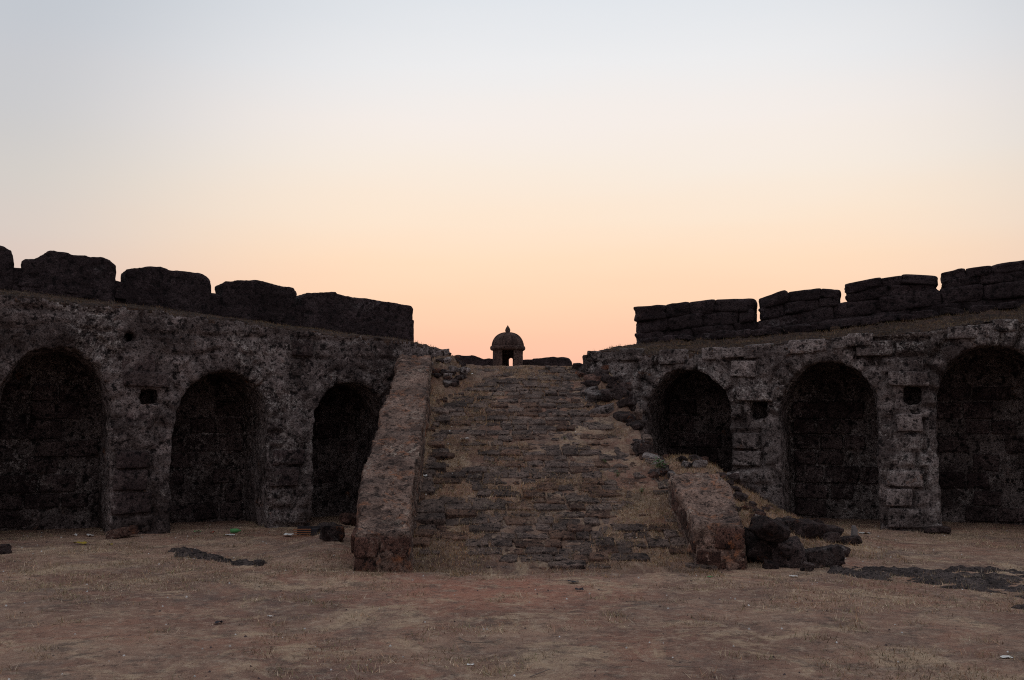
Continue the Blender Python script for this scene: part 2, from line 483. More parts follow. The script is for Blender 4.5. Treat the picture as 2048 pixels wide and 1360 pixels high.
# ------------------------------------------------------------------ arcade walls
def arch_poly(W, x0, x1, ytop, yspring, base=-.25, pointed=.0):
    u0, _ = W.uz(x0, yspring); u1, _ = W.uz(x1, yspring)
    uc = (u0 + u1) / 2
    xc = (x0 + x1) / 2
    _, za = W.uz(xc, ytop); _, zs = W.uz(xc, yspring)
    pts = [(u0, base), (u0, zs)]
    for k in range(1, 24):
        a = math.pi * (1 - k / 24)
        pts.append((uc + (u1 - u0) / 2 * math.cos(a), zs + (za - zs) * abs(math.sin(a)) ** .88))
    pts += [(u1, zs), (u1, base)]
    return pts, (u0, u1, zs, za)

def wall_body(W, lip, back, u0, u1, depth, arches, holes, mat, seed):
    """lip / back: (px,py) points of the top edge and of the parapet foot"""
    lu, lz = zip(*sorted(W.uz(x, y) for x, y in lip))
    bu, bz = zip(*sorted(W.uz(x, y, 2.4) for x, y in back))
    us = np.arange(u0, u1 + .01, (u1 - u0) / 40)
    vs, fs = [], []
    for u in us:
        a = float(np.interp(u, lu, lz)); b = float(np.interp(u, bu, bz))
        for v, z in ((0, -.3), (0, a), (2.3, b), (depth, b), (depth, -.3)):
            vs.append(W.xyz(u, v, z))
    for i in range(len(us) - 1):
        for k in range(5):
            p, q = i * 5 + k, i * 5 + (k + 1) % 5
            fs.append((p, q, q + 5, p + 5))
    fs.append(tuple(range(5))); fs.append(tuple(range(len(us) * 5 - 1, len(us) * 5 - 6, -1)))
    me = pymesh('masonry', vs, fs)
    cut = [prism_y(p, W.xyz, -.5, 1.6) for p in arches] + \
          [prism_y([(a, c), (b, c), (b, d), (a, d)], W.xyz, -.3, .5) for a, b, c, d in holes]
    me = bake(me, cut, .034)
    roughen(me, [(.050, .9, 2), (.050, .26, 3), (.028, .085, 2)], seed)
    c = coords(me)
    return me, (lambda u: np.interp(u, lu, lz)), (lambda u: np.interp(u, bu, bz))

lipL = [(-260, 560), (0, 588), (100, 598), (300, 622), (450, 640), (600, 660), (700, 673), (830, 688), (880, 697), (897, 704)]
backL = [(-260, 553), (0, 583), (100, 595), (300, 619), (450, 638), (600, 657), (700, 671), (830, 686), (897, 703)]
archL, infL = zip(arch_poly(WL, -8, 224, 693, 835), arch_poly(WL, 345, 538, 740, 868), arch_poly(WL, 630, 775, 763, 850),
                  arch_poly(WL, -380, -130, 640, 800))
hb = lambda W, x0, x1, y0, y1, m=6: (lambda x0, x1, y0, y1: (W.uz(x0, y0)[0], W.uz(x1, y0)[0], W.uz((x0 + x1) / 2, y1)[1], W.uz((x0 + x1) / 2, y0)[1]))(x0 - m, x1 + m, y0 - m, y1 + m)
holesL = [hb(WL, 284, 314, 780, 806), hb(WL, 254, 268, 668, 680)]
uLend = WL.uz(896, 760)[0]
holesR = [hb(WR, 1503, 1529, 803, 836, 1), hb(WR, 1809, 1840, 773, 806, 1)]
lipR = [(1165, 712), (1188, 704), (1241, 700), (1270, 706), (1409, 704), (1506, 697), (1600, 683), (1676, 679), (1773, 670), (1882, 655), (2048, 643), (2350, 610)]
backR = [(1165, 715), (1200, 702), (1241, 694), (1270, 690), (1391, 680), (1512, 669), (1676, 655), (1794, 641), (2048, 614), (2350, 580)]
archR, infR = zip(arch_poly(WR, 1290, 1460, 738, 842), arch_poly(WR, 1560, 1756, 720, 838), arch_poly(WR, 1873, 2112, 687, 822),
                  arch_poly(WR, 2245, 2560, 650, 800))
M['ledge'] = stone_mat('ledge_soil', (.050, .032, .026), (.120, .072, .052), (.20, .14, .095), (.22, .10, .05), .5, .4, 1.5, .6)
bodyL, lipLz, backLz = wall_body(WL, lipL, backL, -4.2, uLend, 3.4, archL, holesL, M['wall'], 100)
bodyR, lipRz, backRz = wall_body(WR, lipR, backR, 0.0, WR.uz(2700, 900)[0], 3.4, archR, holesR, M['wall_r'], 200)

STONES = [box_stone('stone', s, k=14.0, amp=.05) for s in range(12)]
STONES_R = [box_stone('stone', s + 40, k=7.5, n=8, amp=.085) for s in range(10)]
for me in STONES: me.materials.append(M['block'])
for me in STONES_R: me.materials.append(M['battlement'])
WALLR_ST = [me.copy() for me in STONES]
for me in WALLR_ST: me.materials.clear(); me.materials.append(M['wall_r'])

def put(name, me, parent, loc, dims, rot=(0, 0, 0)):
    o = bpy.data.objects.new(name, me); COL.objects.link(o); o.location = loc; o.scale = dims; o.rotation_euler = rot
    if parent: o.parent = parent; o.matrix_parent_inverse = Matrix.Translation(-parent.location)
    return o

def inside_arch(u, z, polys, m=.05):
    for (a, b, zs, za) in polys:
        if a - m < u < b + m:
            if z < zs: return True
            h = (b - a) / 2; t = (u - (a + b) / 2) / (h + m)
            if abs(t) < 1 and z < zs + (za - zs + m) * (1 - t * t) ** .44: return True
    return False

def layout(W, infs, holes, lipz, u0, u1, r, zmin=.02):
    """courses of blocks over the face, stopping at openings"""
    out_ = []; z = zmin
    while z < 3.4:
        h = r.uniform(.25, .33); u = u0 + r.uniform(0, .3)
        while u < u1:
            w = r.uniform(.36, .66)
            us = np.linspace(u + .02, u + w - .02, 5)
            bad = any(inside_arch(q, zz, infs, .03 if zz < 1.45 else .17) for q in us for zz in (z + .02, z + h - .02))
            if not bad and z + h < float(lipz(u + w / 2)) - .03 and \
               not any(u < b + .02 and u + w > a - .02 and z < d + .02 and z + h > c - .02 for a, b, c, d in holes):
                out_.append((u, z, w, h)); u += w
            else:
                u += .07
        z += h
    return out_

def carve(me, W, rects, infs, seed, depth=.055):
    """open the joints: sink the skin along block edges and between the arch stones"""
    c = coords(me); u = (c[:, :2] - W.P) @ W.e; v = (c[:, :2] - W.P) @ W.n; z = c[:, 2]
    d = np.full(len(c), 9.0); face = v < .16
    wu = u + .035 * fbm(c, .3, 2, seed); wz = z + .03 * fbm(c, .3, 2, seed + 4)
    for (a, b, w, h) in rects:
        q = np.maximum(np.abs(wu - a - w / 2) - w / 2, np.abs(wz - b - h / 2) - h / 2)
        k = q < .05
        d[k] = np.minimum(d[k], np.abs(q[k]))
    for (a, b, zs, za) in infs:      # ring of arch stones
        hw = (b - a) / 2; uc = (a + b) / 2; rr_ = (za - zs)
        du = (wu - uc) / hw; dz = np.maximum(wz - zs, 0) / rr_; R_ = np.hypot(du, dz)
        up = (wz > zs - .1)
        k = up & (R_ < 1.36) & (R_ > .95)
        ang = np.arctan2(dz, du) * (hw + rr_) / 2 / .21
        q = np.minimum(np.abs(ang - np.round(ang)) * .21, np.abs(R_ - 1.33) * hw)
        d[k] = np.minimum(9, q[k])
    m = np.clip(1.25 - d / .042, 0, 1) * face * np.clip(.70 + 1.8 * fbm(c, .45, 3, seed + 8), 0, 1.3)
    c[:, :2] += W.n[None] * (m * depth)[:, None]
    set_coords(me, c)

def course_wall(W, parent, rects, skip, meshes, r):
    for (u, z, w, h) in rects:
        if r.random() > skip(u, z):
            pr = r.uniform(-.02, .026)
            put('stone', r.choice(meshes), parent, W.xyz(u + w / 2, .12 - pr, z + h / 2), (w - .035, .30, h - .035),
                (0, r.uniform(-.03, .03), W.ang() + r.uniform(-.02, .02)))

def niche_stones(W, parent, infs, meshes, r, skip=.4):
    for (a, b, zs, za) in infs:
        z = .02
        while z < zs + .3:
            h = r.uniform(.24, .32); u = a + .05
            while u < b - .3:
                w = r.uniform(.34, .6); w = min(w, b - .02 - u)
                if r.random() > skip:
                    put('stone', r.choice(meshes), parent, W.xyz(u + w / 2, 1.72 - r.uniform(.01, .04), z + h / 2), (w - .03, .30, h - .03),
                        (0, r.uniform(-.03, .03), W.ang()))
                u += w
            z += h

for me, W, f in ((bodyL, WL, lipLz), (bodyR, WR, lipRz)):
    me.materials.append(M['wall'] if W is WL else M['wall_r']); me.materials.append(M['ledge'])
    k = len(me.polygons); nn = np.empty(k * 3, dtype=np.float32); me.polygons.foreach_get('normal', nn); nn = nn.reshape(-1, 3)
    cc = np.empty(k * 3, dtype=np.float32); me.polygons.foreach_get('center', cc); cc = cc.reshape(-1, 3)
    uu = (cc[:, :2] - W.P) @ W.e
    me.polygons.foreach_set('material_index', ((nn[:, 2] > .35) & (cc[:, 2] > f(uu) - .10)).astype(np.int32))
wl = empty('arcade_wall', WL.xyz(0, 0, 0)); tag(wl, 'dark plastered arcade wall left of the ramp, with three arched niches', 'wall')
link('masonry', bodyL, M['wall'], wl)
r = random.Random(3)
rectsL = layout(WL, infL, holesL, lipLz, -2.3, uLend - .2, r); carve(bodyL, WL, rectsL, infL, 61, .06)
course_wall(WL, wl, rectsL, lambda u, z: .35 if z < .95 else .75, STONES, r)
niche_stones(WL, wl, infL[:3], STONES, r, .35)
wr = empty('arcade_wall', WR.xyz(0, 0, 0)); tag(wr, 'grey stone block arcade wall right of the ramp, with three arched niches', 'wall')
link('masonry', bodyR, M['wall_r'], wr)
rectsR = layout(WR, infR, holesR, lipRz, .15, WR.uz(2120, 900)[0], r); carve(bodyR, WR, rectsR, infR, 62, .09)
course_wall(WR, wr, rectsR, lambda u, z: .40, WALLR_ST, r)
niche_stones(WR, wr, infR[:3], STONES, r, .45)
# the slabs that bridge the small openings
for W, root, H, mt in ((WL, wl, holesL[:1], STONES), (WR, wr, holesR, WALLR_ST)):
    for a, b, c, d in H:
        put('lintel', mt[3], root, W.xyz((a + b) / 2 - .05, .10, d + .11), (b - a + .34, .34, .22), (0, .04, W.ang()))

# coping stones along the broken right lip
for k in range(26):
    u = .2 + k * .33 + r.uniform(-.08, .08)
    if u > WR.uz(2100, 700)[0]: break
    if r.random() < .72:
        put('coping_stone', r.choice(WALLR_ST), wr, WR.xyz(u, .14 + r.uniform(-.02, .06), float(lipRz(u)) - .05 + r.uniform(-.05, .02)),
            (r.uniform(.28, .46), .36, r.uniform(.16, .24)), (r.uniform(-.1, .1), r.uniform(-.08, .08), WR.ang()))

# ------------------------------------------------------------------ battlements
def profile_block(W, top, zbot, v0, v1, vox, layers, seed, inset=0):
    """top outline as pixels on the plane v0, standing on zbot"""
    xm = (top[0][0] + top[-1][0]) / 2
    if inset: top = [(x + (inset if x < xm else -inset), y) for x, y in top]
    pts = [W.uz(x, y, v0) for x, y in top]
    poly = [(pts[0][0], zbot(pts[0][0]))] + pts + [(pts[-1][0], zbot(pts[-1][0]))]
    me = bake(prism_y(poly, W.xyz, v0, v1), (), vox)
    return roughen(me, layers, seed), pts

V0, V1 = 2.4, 3.0
bl = empty('battlement', WL.xyz(0, V0, 2.6)); tag(bl, 'black weathered battlement with smooth rounded merlons above the left arcade', 'battlement')
baseline = [(-260, 505), (0, 533), (45, 537), (232, 560), (252, 565), (427, 586), (440, 590), (596, 610), (606, 612), (829, 640)]
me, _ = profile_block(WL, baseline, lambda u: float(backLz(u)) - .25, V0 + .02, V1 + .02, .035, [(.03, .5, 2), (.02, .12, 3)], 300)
link('parapet_base', me, M['battlement'], bl)
merL = [
    [(-250, 520), (-245, 478), (-120, 480), (0, 491), (10, 493), (26, 500), (28, 508), (28, 545)],
    [(41, 545), (41, 520), (68, 517), (78, 510), (92, 500), (105, 499), (135, 504), (142, 507), (175, 510), (182, 513), (205, 514), (220, 519), (233, 530), (234, 560), (233, 572)],
    [(250, 575), (250, 539), (268, 535), (300, 533), (330, 536), (342, 542), (370, 541), (400, 546), (412, 550), (422, 560), (425, 575), (425, 598)],
    [(440, 598), (442, 580), (439, 566), (450, 561), (480, 559), (510, 560), (540, 566), (570, 574), (588, 576), (594, 585), (594, 620)],
    [(606, 622), (604, 592), (610, 585), (640, 583), (668, 584), (672, 588), (700, 593), (760, 600), (790, 605), (826, 611), (830, 616), (829, 660), (829, 684)]]
for i, top in enumerate(merL):
    me, pts = profile_block(WL, top, lambda u: float(backLz(u)) - .15 + .004 * i,
                            V0 - .02 - .004 * i, V1, .028, [(.030, .5, 2), (.022, .10, 3)], 310 + i, 2.5)
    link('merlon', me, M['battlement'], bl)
# the few blocks that show through the left parapet
for x, y, w, h in ((145, 580, .22, .14), (185, 588, .34, .16), (355, 605, .36, .17), (250, 590, .3, .15), (470, 625, .3, .16), (650, 640, .34, .16), (560, 635, .4, .18), (720, 655, .3, .15), (60, 565, .35, .15)):
    u, z = WL.uz(x, y, V0)
    put('stone', r.choice(STONES_R), bl, WL.xyz(u, V0 + .07, z), (w, .2, h), (0, .03, WL.ang()))

br = empty('battlement', WR.xyz(0, V0, 2.6)); tag(br, 'black battlement of squared stone blocks above the right arcade', 'battlement')
merR = [
    [(1270, 618), (1300, 614), (1330, 612), (1345, 608), (1400, 604), (1410, 602), (1430, 599), (1470, 599), (1500, 597), (1506, 600)],
    [(1519, 602), (1528, 592), (1555, 588), (1572, 586), (1580, 583), (1600, 584), (1612, 580), (1650, 579), (1672, 580), (1677, 586)],
    [(1692, 574), (1700, 567), (1735, 562), (1742, 560), (1780, 557), (1790, 553), (1845, 552), (1868, 554), (1872, 560)],
    [(1888, 553), (1895, 547), (1905, 543), (1945, 538), (1960, 537), (1985, 533), (1995, 527), (2048, 524), (2110, 518), (2160, 517)],
    [(2182, 518), (2190, 508), (2260, 500), (2380, 490)]]
gapy = lambda x: float(np.interp(x, [1270, 1512, 1684, 1880, 2170, 2400], [668, 643, 606, 579, 545, 520]))
def bz(u): return float(backRz(u))
def pxu(x, v=V0): return WR.uz(x, 600, v)[0]
ugr = [(pxu(x), WR.uz(x, gapy(x), V0)[1]) for x in (1270, 1512, 1684, 1880, 2170, 2400)]
def gapz(u): return float(np.interp(u, [a for a, _ in ugr], [b for _, b in ugr]))
# continuous base in two courses
core = prism_y([(ugr[0][0] + .04, bz(ugr[0][0]) - .3)] + [(u + (.04 if i == 0 else 0), z - .03) for i, (u, z) in enumerate(ugr)] + [(ugr[-1][0], bz(ugr[-1][0]) - .3)], WR.xyz, V0 + .05, V1 - .05)
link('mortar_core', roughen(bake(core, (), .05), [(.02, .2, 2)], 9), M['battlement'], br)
def lay_row(parent, ua, ub, zlo, zhi, rr, lens=(.40, .78), vj=.025):
    u = ua
    while u < ub - .02:
        w = rr.uniform(*lens)
        if ub - u - w < .22: w = ub - u
        uc = u + w / 2; a, b = zlo(uc), zhi(uc)
        sl = (zhi(u + w) - zhi(u) + zlo(u + w) - zlo(u)) / 2 / w
        j = rr.uniform(-vj, vj)
        put('stone', rr.choice(STONES_R), parent, WR.xyz(uc, (V0 + V1) / 2 + j, (a + b) / 2), (w + .025, V1 - V0 + .03, b - a + .035),
            (rr.uniform(-.015, .015), -math.atan(sl) + rr.uniform(-.02, .02), WR.ang() + rr.uniform(-.02, .02)))
        u += w
rr = random.Random(12)
uend = pxu(2400)
lay_row(br, ugr[0][0], uend, lambda u: gapz(u) - .27, lambda u: gapz(u), rr)
lay_row(br, ugr[0][0] + .02, uend, lambda u: min(bz(u) - .06, gapz(u) - .4), lambda u: gapz(u) - .27, rr, (.45, .85))
for i, top in enumerate(merR):
    pts = [WR.uz(x, y, V0) for x, y in top]
    pu = [p[0] for p in pts]; pz = [p[1] for p in pts]
    tz = lambda u: float(np.interp(u, pu, pz)) + .01
    poly = [(pu[0] + .05, gapz(pu[0]) - .2)] + [(min(max(u, pu[0] + .05), pu[-1] - .05), z - .05) for u, z in pts] + [(pu[-1] - .05, gapz(pu[-1]) - .2)]
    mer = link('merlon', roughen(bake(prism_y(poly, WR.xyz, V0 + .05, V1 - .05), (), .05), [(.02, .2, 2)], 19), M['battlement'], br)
    mid = lambda u: gapz(u) + (tz(u) - gapz(u)) * .5
    lay_row(mer, pu[0], pu[-1], lambda u: gapz(u), mid, rr)
    lay_row(mer, pu[0] - .01, pu[-1] + .01, mid, tz, rr, (.35, .62), .04)
# loose stones on the earth slope at the foot of the right battlement
LOOSE = [(1455, 682, .36, .16), (1485, 679, .3, .15), (1450, 672, .2, .12), (1545, 668, .34, .16), (1590, 664, .36, .16), (1612, 668, .3, .14), (1745, 648, .4, .16), (1775, 651, .3, .13), (1340, 686, .3, .13), (1300, 690, .24, .12), (1375, 686, .2, .1), (1420, 684, .26, .13), (1520, 674, .26, .12), (1640, 664, .3, .14), (1700, 657, .34, .14), (1815, 645, .3, .12), (1850, 641, .36, .14), (1905, 634, .3, .12), (1965, 628, .36, .15), (2020, 622, .3, .12)]
for x, y, w, h in LOOSE:
    u, z = WR.uz(x, y, 1.9)
    put('fallen_stone', rr.choice(STONES_R), br, WR.xyz(u, 1.95, float(lipRz(u)) + (float(backRz(u)) - float(lipRz(u))) * .85 + .05), (w, .3, h), (rr.uniform(-.2, .2), rr.uniform(-.15, .15), WR.ang() + rr.uniform(-.4, .4)))

# ------------------------------------------------------------------ ramp
rp = empty('stone_ramp', (.4, RY0, 0)); tag(rp, 'wide sloping ramp of worn dark stone courses overgrown with dry grass', 'ramp')
link('ramp_bed', grid_mesh('ramp_bed', np.arange(-1.75, 3.1, .03), np.arange(10.3, 17.75, .03), ramp_z), M['ramp_earth'], rp)
PAVE = [box_stone('paving_stone', s + 80, k=12.0, n=7, amp=.09) for s in range(14)]
for me in PAVE: me.materials.append(M['pave'])
PAVE2 = [me.copy() for me in PAVE[:6]]
for me in PAVE2: me.materials.clear(); me.materials.append(M['pave2'])
rr = random.Random(21)
y = RY0 + .02; far = []
while y < RY1 - .05:
    dep = rr.uniform(.150, .185)
    x = -1.36 + rr.uniform(0, .2)
    while x < float(ramp_edge(y)) + .02:
        w = rr.uniform(.16, .44)
        centre = max(0, 1 - abs((x + w / 2 - .3) / 1.7) ** 3)
        ft = min(1, max(0, (y - RY0 + .12 + .28 * math.sin(2.1 * x + .4)) / .55))
        if rr.random() < (.80 + .18 * centre) * (.25 + .75 * ft):
            zc = float(ramp_core(y + dep / 2)); sl = (float(ramp_core(y + dep)) - float(ramp_core(y))) / dep
            side = .07 * float(sstep((-.95 - x) / .4)) + .03 * float(sstep((x - 1.3) / .6))
            a = (rr.choice(PAVE if rr.random() < .75 else PAVE2), (x + w / 2, y + dep / 2 + rr.uniform(-.015, .015), zc - .056 + rr.uniform(-.020, .014) - .016 * (1 - centre) - .022 * (1 - ft) + side), (w - .015, dep + .02, .14),
                 (math.atan(sl) * rr.uniform(.72, .98), rr.uniform(-.05, .05), rr.uniform(-.06, .06)))
            far.append(a)
        x += w
    y += dep
for a in far[:299]:
    put('paving_stone', a[0], rp, *a[1:])
vs, fs, nb = [], [], 0
for me, loc, dims, rot in far[299:]:
    Mx = Matrix.Translation(loc) @ Matrix.LocRotScale(None, __import__('mathutils').Euler(rot), dims)
    R_ = np.array(Mx); c = coords(me); vs.append(c @ R_[:3, :3].T + R_[:3, 3])
    q = np.array([p.vertices[:] for p in me.polygons]); fs.append(q + nb); nb += len(c)
if vs:
    o = link('upper_paving', np_mesh('upper_paving', np.concatenate(vs), np.concatenate(fs)), M['pave'], rp); o['kind'] = 'stuff'

# left side wall of the ramp: a sloping curb, widening towards its foot
def side_wall(name, secs, label, mat, seed, vox=.026):
    """secs: (y, xl, xr, ztop); the wall stands on the ground"""
    vs, fs = [], []
    for (yy, a, b, z) in secs:
        vs += [(a, yy, -.3), (a, yy, z), (b, yy, z), (b, yy, -.3)]
    for i in range(len(secs) - 1):
        for k in range(4):
            p, q = i * 4 + k, i * 4 + (k + 1) % 4
            fs.append((p, q, q + 4, p + 4))
    fs.append((0, 1, 2, 3)); k = len(vs); fs.append((k - 1, k - 2, k - 3, k - 4))
    me = bake(pymesh(name, vs, fs), (), vox)
    roughen(me, [(.045, .6, 2), (.045, .2, 3), (.022, .06, 2)], seed)
    root = empty(name, ((secs[0][1] + secs[0][2]) / 2, secs[0][0], 0)); tag(root, label, 'ramp wall')
    link('wall_body', me, mat, root)
    return root
secs = []
for yy, xl, xr in ((10.5, 708, 820), (11.2, 718, 825), (12, 728, 831), (13, 746, 842), (14, 767, 850), (15, 783, 856), (16.25, 799, 862)):
    z = .445 + (yy - 10.5) * .392
    py = 845 - 2000 * (z - 1.6) / yy
    a = at_depth(xl, py, yy)[0]; b = at_depth(xr, py, yy)[0]
    secs.append((yy, a, b, at_depth(xl, py, yy)[1]))
lw = side_wall('ramp_side_wall', secs, 'long sloping red brown side wall along the left edge of the ramp', M['red'], 400)
RB = [box_stone('stone', s + 120, k=14.0, amp=.05) for s in range(6)]
for me in RB: me.materials.append(M['redblock'])
x0, x1 = secs[0][1], secs[0][2]; wd = x1 - x0
for (fx, w, z, h, pr) in ((.0, .46, .20, .22, .0), (.46, .54, .20, .23, -.012), (.0, .40, .0, .2, -.004)):
    put('stone', RB[int(fx * 10 + z * 10) % 6], lw, (x0 + (fx + w / 2) * wd, 10.5 + .10 - pr, z + h / 2 - .0), (w * wd - .01, .24, h - .015), (0, 0, 0))
for k in range(10):   # blocks in the outer flank, course by course
    yy = 11.0 + k * .5; s = np.interp(yy, [q[0] for q in secs], [q[1] for q in secs]); zt = float(np.interp(yy, [q[0] for q in secs], [q[3] for q in secs]))
    z = zt - .28
    while z > 0:
        if rr.random() < .7: put('stone', rr.choice(RB), lw, (s + .09, yy, z), (.24, .44, .22), (.37, 0, -.07))
        z -= .27

# the stub that is left of the right side wall
s2 = []
for yy, xl, xr, py in ((10.98, 1392, 1491, 1047), (11.5, 1372, 1478, 1015), (12.3, 1338, 1442, 944)):
    z = at_depth(xl, py, yy)[1]
    s2.append((yy, at_depth(xl, py, yy)[0], at_depth(xr, py, yy)[0], z))
sw = side_wall('ramp_side_wall', s2, 'short broken stub of side wall at the foot of the ramp, beside the fallen blocks', M['red'], 430)
x0, x1 = s2[0][1], s2[0][2]; wd = x1 - x0
for (fx, w, z, h, pr) in ((.36, .64, .23, .24, .004), (.0, .5, .02, .2, -.004), (.5, .5, .0, .2, -.012)):
    put('stone', RB[int(fx * 10 + z * 20) % 6], sw, (x0 + (fx + w / 2) * wd, 10.98 + .10 - pr, z + h / 2), (w * wd - .01, .24, h - .015), (0, 0, 0))
for yy, z in ((11.2, .34), (11.6, .5), (12.0, .66), (11.25, .12), (11.7, .27)):
    xx = float(np.interp(yy, [q[0] for q in s2], [q[1] for q in s2]))
    put('stone', rr.choice(RB), sw, (xx + .09, yy, z), (.22, .40, .2), (.38, 0, .08))

# ------------------------------------------------------------------ sentry turret and rear parapets
TY = 36.0; tx = at_depth(1015.5, 700, TY)[0]
tu = empty('sentry_turret', (tx, TY, RZ)); tag(tu, 'small round sentry turret with ribbed dome and pointed finial at the ramp head', 'turret')
zy = lambda y_: at_depth(1015, y_, TY)[1]
zc0, zc1, zd, zf = zy(701.5), zy(692), zy(665), zy(650.5)
fr = lambda o: (o, setattr(o, 'location', (0, 0, 0)))[0]
def part_at(name, me, mat, parent):
    c = coords(me); c[:, 0] += tx; c[:, 1] += TY; set_coords(me, c)
    return link(name, me, mat, parent)
drum = lathe('drum', [(.55, RZ - .1), (.55, RZ + .4), (.54, zc0 - .2), (.545, zc0 + .02)], 40)
inner = lathe('c', [(.40, RZ - .3), (.40, zc0 - .12)], 32)
def cbox(x0, x1, y0, y1, z0, z1):
    return pymesh('c', [(x, y_, z) for x in (x0, x1) for y_ in (y0, y1) for z in (z0, z1)],
                  [(0, 1, 3, 2), (4, 6, 7, 5), (0, 4, 5, 1), (2, 3, 7, 6), (0, 2, 6, 4), (1, 5, 7, 3)])
dx0 = at_depth(1005, 700, TY - .5)[0] - tx; dx1 = at_depth(1027, 700, TY - .5)[0] - tx
wx0 = at_depth(1018.2, 720, TY + .5)[0] - tx; wx1 = at_depth(1025.4, 720, TY + .5)[0] - tx
wz = at_depth(1020, 716, TY + .4)[1]
dr = bake(drum, [inner, cbox(dx0, dx1, -.8, 0, RZ - .4, zy(697.5)), cbox(wx0, wx1, .1, .9, RZ + .15, wz)], .03)
part_at('drum', roughen(dr, [(.015, .2, 3)], 500), M['turret'], tu)
co = lathe('cornice', [(.1, zc0), (.58, zc0), (.635, zc0 + .05), (.64, zc0 + .11), (.62, zc1 - .01), (.58, zc1), (.1, zc1)], 48)
part_at('cornice', roughen(bake(co, (), .025), [(.014, .15, 2)], 510), M['turret'], tu)
prof = [(.585 * math.cos(a) ** .95 if a < 1.5 else .02, zc1 - .02 + (zd - zc1 + .02) * math.sin(a)) for a in np.linspace(0, math.pi / 2, 14)]
part_at('dome', roughen(lathe('dome', [(.3, zc1 - .05)] + prof, 48), [(.012, .2, 2)], 520), M['turret'], tu)
for k in range(8):
    a0 = k * math.pi / 4 + math.pi / 8; vs = []; fs = []
    for i, (rad, z) in enumerate(prof[:-1]):
        for s in (-1, 1):
            w = .022
            for q in (0.0, .028):
                R_ = rad + q
                vs.append((R_ * math.cos(a0) - s * w * math.sin(a0), R_ * math.sin(a0) + s * w * math.cos(a0), z + q * .4))
        if i:
            b = (i - 1) * 4; c = i * 4
            fs += [(b + 1, b + 3, c + 3, c + 1), (b, b + 1, c + 1, c), (b + 3, b + 2, c + 2, c + 3)]
    part_at('dome_rib', pymesh('rib', vs, fs), M['turret'], tu)
fi = lathe('finial', [(.07, zd - .03), (.075, zd + .01), (.092, zd + .05), (.095, zd + .09), (.07, zd + .16), (.035, zf - .05), (.006, zf)], 20)
part_at('finial', fi, M['turret'], tu)

WB = Line((-8, TY + .1), (8, TY + .1))
def rear(top, label, seed):
    pts = [WB.uz(x, y_) for x, y_ in top]
    poly = [(pts[0][0], RZ - .2)] + pts + [(pts[-1][0], RZ - .2)]
    me = roughen(bake(prism_y(poly, WB.xyz, 0, .55), (), .04), [(.05, .5, 2), (.03, .15, 2)], seed)
    o = link('rear_parapet', me, M['battlement']); tag(o, label, 'parapet')
rear([(899, 722), (901, 716), (906, 711), (914, 709), (925, 711), (936, 711), (944, 709), (952, 711), (960, 714), (968, 717), (980, 716), (989, 719)],
     'low worn parapet left of the sentry turret', 530)
rear([(1043, 720), (1050, 719), (1066, 720), (1068, 717), (1085, 716), (1100, 714), (1112, 713.5), (1128, 714.5), (1138, 716), (1143, 722), (1144.5, 728)],
     'low worn parapet right of the sentry turret', 540)

# ------------------------------------------------------------------ fallen blocks
def rock(px, py, dims, rot, label, seed, yoff=0, name='fallen_block', mat='rock', k=12, amp=.08, sink=.15, group=None, base_z=None, cat='stone block', X=None):
    """(px,py) is where its foot meets the ground"""
    gxx, gyy = on_ground(px, py, base_z or 0.0)
    gz = base_z if base_z is not None else float(ground_z(np.array([gxx]), np.array([gyy]))[0])
    me = box_stone(name, seed, k=k, n=14, amp=amp)
    c = coords(me); qq = np.random.default_rng(seed)
    for _ in range(10 if amp > .075 else 3):      # broken faces
        nv = qq.normal(size=3); nv /= np.linalg.norm(nv); pr = c @ nv; t = qq.uniform(.68, .86) * pr.max()
        c = c - np.maximum(pr - t, 0)[:, None] * nv
    set_coords(me, c * np.array(dims))
    roughen(me, [(.018, .12, 3), (.010, .04, 2)], seed)
    o = link(name, me, M[mat])
    o.rotation_euler = rot
    Rm = Matrix(o.rotation_euler.to_matrix())
    low = min((Rm @ Vector(v)).z for v in coords(me)[::5])
    o.location = (gxx, gyy + dims[1] / 2 + yoff, gz - low - sink * dims[2])
    tag(o, label, cat, group)
    return o
G = 'fallen blocks heaped beside the broken side wall'
rock(1530, 1136, (.36, .40, .33), (.1, .35, .2), 'purple grey fallen block touching the stub of side wall', 601, group=G)
rock(1588, 1141, (.38, .42, .36), (.05, -.12, -.2), 'squat dark fallen block in the middle of the front row', 602, group=G)
rock(1651, 1140, (.42, .36, .24), (.0, -.12, .25), 'flat topped rusty fallen block, rightmost of the front row', 603, group=G)
rock(1546, 1092, (.36, .34, .25), (.15, .42, .3), 'rusty tilted slab lying on top of the heap next to the stub', 604, base_z=.27, sink=0, yoff=0, group=G)
rock(1592, 1072, (.34, .32, .15), (.05, .12, -.1), 'flat black slab at the back top of the heap', 605, base_z=.22, sink=0, yoff=.3, group=G)
rock(1618, 1104, (.34, .30, .24), (.2, .1, .5), 'grey block wedged behind the middle of the heap', 606, yoff=-.05, group=G)
rock(1655, 1090, (.40, .34, .16), (.1, .15, .1), 'low brown slab between the heap and the upright post', 607, yoff=-.1, group=G)
rock(1705, 1100, (.28, .22, .10), (0, -.1, .1), 'small dark slab under the upright concrete stump', 608, group=G)
rock(1711, 1090, (.075, .07, .22), (.05, .05, .1), 'short upright grey concrete stump right of the heap', 609, name='concrete_stump', mat='concrete', k=9, amp=.03, cat='stump')
rock(660, 1109, (.27, .26, .19), (0, .06, .3), 'single black squared block lying in front of the left arcade', 610, name='loose_block', sink=.05, amp=.07, k=8)
rock(4, 1110, (.14, .16, .12), (0, 0, .3), 'small dark stone at the left edge of the yard', 611, name='loose_stone')
